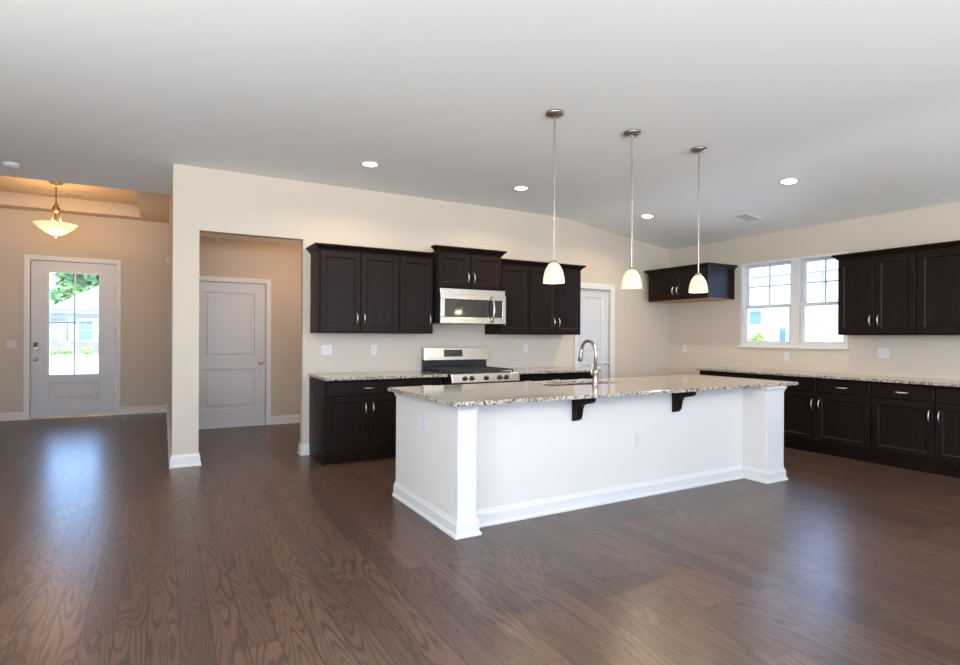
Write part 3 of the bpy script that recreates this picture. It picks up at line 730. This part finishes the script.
# ---------------------------------------------------------------- outdoors
struct('ground', B((-60, 80, FY + .15, 90, -.4, -.12), (.15, 80, -60, FY + .15, -.4, -.3), (-60, .15, -60, RY - .15, -.4, -.12), (-60, RX - .15, RY - .15, FY + .15, -.4, -.12)), M['conc'])
def leafball(bm, c, r, n, s):
    for _ in range(n):
        d = Vector((random.gauss(0, 1), random.gauss(0, 1), random.gauss(0, 1))).normalized()
        p = Vector(c) + Vector((d.x * r[0], d.y * r[1], d.z * r[2])) * (random.random() ** .25)
        a = Vector((random.gauss(0, 1), random.gauss(0, 1), random.gauss(0, 1))).normalized(); b_ = a.orthogonal().normalized(); q = s * random.uniform(.6, 1.3)
        bm.faces.new([bm.verts.new(p + a * q), bm.verts.new(p + b_ * q * .6), bm.verts.new(p - a * q), bm.verts.new(p - b_ * q * .6)])
def tree(label, x, y, h, r, m='leaf'):
    t = thing('tree', label, 'tree', (x, y, -.12), 0, 'trees behind the house across the street')
    obj('trunk', tube(bmesh.new(), [(0, 0, 0), (.1, 0, h * .4), (0, .1, h * .8)], [.28, .2, .08], 8), M['bark'], t)
    bm = bmesh.new()
    for k in range(7): leafball(bm, (random.uniform(-.4, .4) * r, random.uniform(-.4, .4) * r, h * random.uniform(.45, .95)), (r * .6, r * .6, r * .55), 220, .42)
    obj('foliage', bm, M[m], t)
def shrub(label, x, y, r, m='leafl', z=-.12, g='low shrubs outside'):
    bm = bmesh.new(); leafball(bm, (0, 0, r * .8), (r, r, r * .8), 260, r * .22)
    o = obj('shrub', bm, M[m]); o.location = (x, y, z); return tag(o, label, 'shrub', g)
# porch seen at the top of the front door glass
po = thing('porch', 'grey porch ceiling and arched beam outside the front door', 'porch', (-8.45, FY + .15, 0))
obj('porch_ceiling', B((-1.6, 1.7, 0, 2.2, 2.75, 2.85)), M['porch'], po)
bm = bmesh.new(); arc = [(1.7, 3.1), (-1.6, 3.1), (-1.6, 2.2)] + [(-1.6 + 3.3 * k / 16, 2.2 + .42 * math.sin(math.pi * k / 16)) for k in range(17)][1:]
prism(bm, arc, 'Y', 2.0, 2.2); obj('arched_beam', bm, M['siding'], po)
obj('porch_slab', B((-1.6, 1.7, 0, 2.3, -.115, -.02)), M['conc'], po)
# house across the street
hs = thing('neighbour_house', 'pale gabled house across the street, seen through the front door', 'house', (-12.5, 45, -.12))
obj('wall', B((-2.2, 9, 0, 7, 0, 3.3)), M['cream'], hs)
obj('wainscot', B((-2.25, 9.05, -.12, 0, 0, 1.0), (-2.25, -.9, -.12, 0, 1.0, 2.6)), M['brickw'], hs)
bm = bmesh.new(); prism(bm, [(-2.6, 3.1), (3.5, 6.55), (9.9, 3.0)], 'Y', -.5, 7.4); obj('roof', bm, M['roof'], hs)
bm = bmesh.new(); prism(bm, [(-1.9, 3.35), (3.5, 6.35), (8.6, 3.35)], 'Y', -.62, -.52); obj('gable', bm, M['brickw'], hs)
for wx in (-.18, .98, 3.9):
    wf = obj('window', B((wx - .1, wx + .98, -.14, 0.0, 1.0, 2.7)), M['trim'], hs)
    for a in (0, 1):
        for b_ in (0, 1): obj('pane', B((wx + .02 + a * .43, wx + .41 + a * .43, -.18, -.13, 1.1 + b_ * .77, 1.80 + b_ * .77)), M['pane'], wf)
obj('corner_post', B((-2.3, -2.15, -.6, -.45, 0, 3.1)), M['cream'], hs)
for i, (x, n_) in enumerate(((-14.2, 'shrub at the left corner of the house across the street'), (-13.2, 'shrub left of the first window of the house across the street'), (-12.0, 'shrub below the windows of the house across the street'))):
    shrub(n_, x, 43.8, .42)
for i, (x, y, h, r) in enumerate(((-20, 57, 9, 3), (-14, 57, 9.5, 3), (-8, 57, 9, 3), (-26, 57, 9, 3), (-2, 57, 9, 3))):
    tree(['tall green tree above the low left end of the far roof', 'tall green tree behind the left roof slope of the far house', 'tall green tree behind the middle of the far house', 'green tree furthest left beyond the far house', 'green tree behind the right side of the far house'][i], x, y, h, r)
# house beside, seen through the kitchen window
hb = thing('neighbour_house', 'white sided house with shuttered windows outside the kitchen window', 'house', (14, 6, -.3))
obj('wall', B((0, 8, -9, 8, 0, 4.2)), M['siding'], hb)
bm = bmesh.new(); prism(bm, [(-.5, 4.1), (4, 5.6), (8.5, 4.1)], 'Y', -9.6, 8.6); obj('roof', bm, M['roof'], hb)
bm = bmesh.new(); prism(bm, [(-1.7, 2.65), (-1.7, 2.78), (0, 3.55), (0, 3.3)], 'Y', 2.6, 5.0); obj('porch_roof', bm, M['roof'], hb)
for (wy, hw, z0, z1) in ((1.94, .3, 2.15, 2.8), (.78, .18, 1.2, 2.1), (-.02, .16, 1.7, 2.5), (4.9, .5, 1.0, 2.4), (-2.4, .5, 1.0, 2.5)):
    wf = obj('window', B((-.08, 0, wy - hw, wy + hw, z0, z1)), M['trim'], hb)
    obj('pane', B((-.11, -.07, wy - hw + .06, wy + hw - .06, z0 + .06, z1 - .06)), M['pane'], wf)
obj('trim_band', B((-.05, 0, .2, 7.9, 2.95, 3.05)), M['porch'], hb)
obj('downspout', B((-.12, 0, -.70, -.62, 0, 4.1)), M['porch'], hb)
bm = bmesh.new(); leafball(bm, (0, 0, 1.0), (.42, .42, 1.0), 420, .13); o = obj('shrub', bm, M['leafl']); o.location = (13.1, 7.25, -.3)
tag(o, 'tall light green shrub in front of the white house outside the kitchen window', 'shrub')
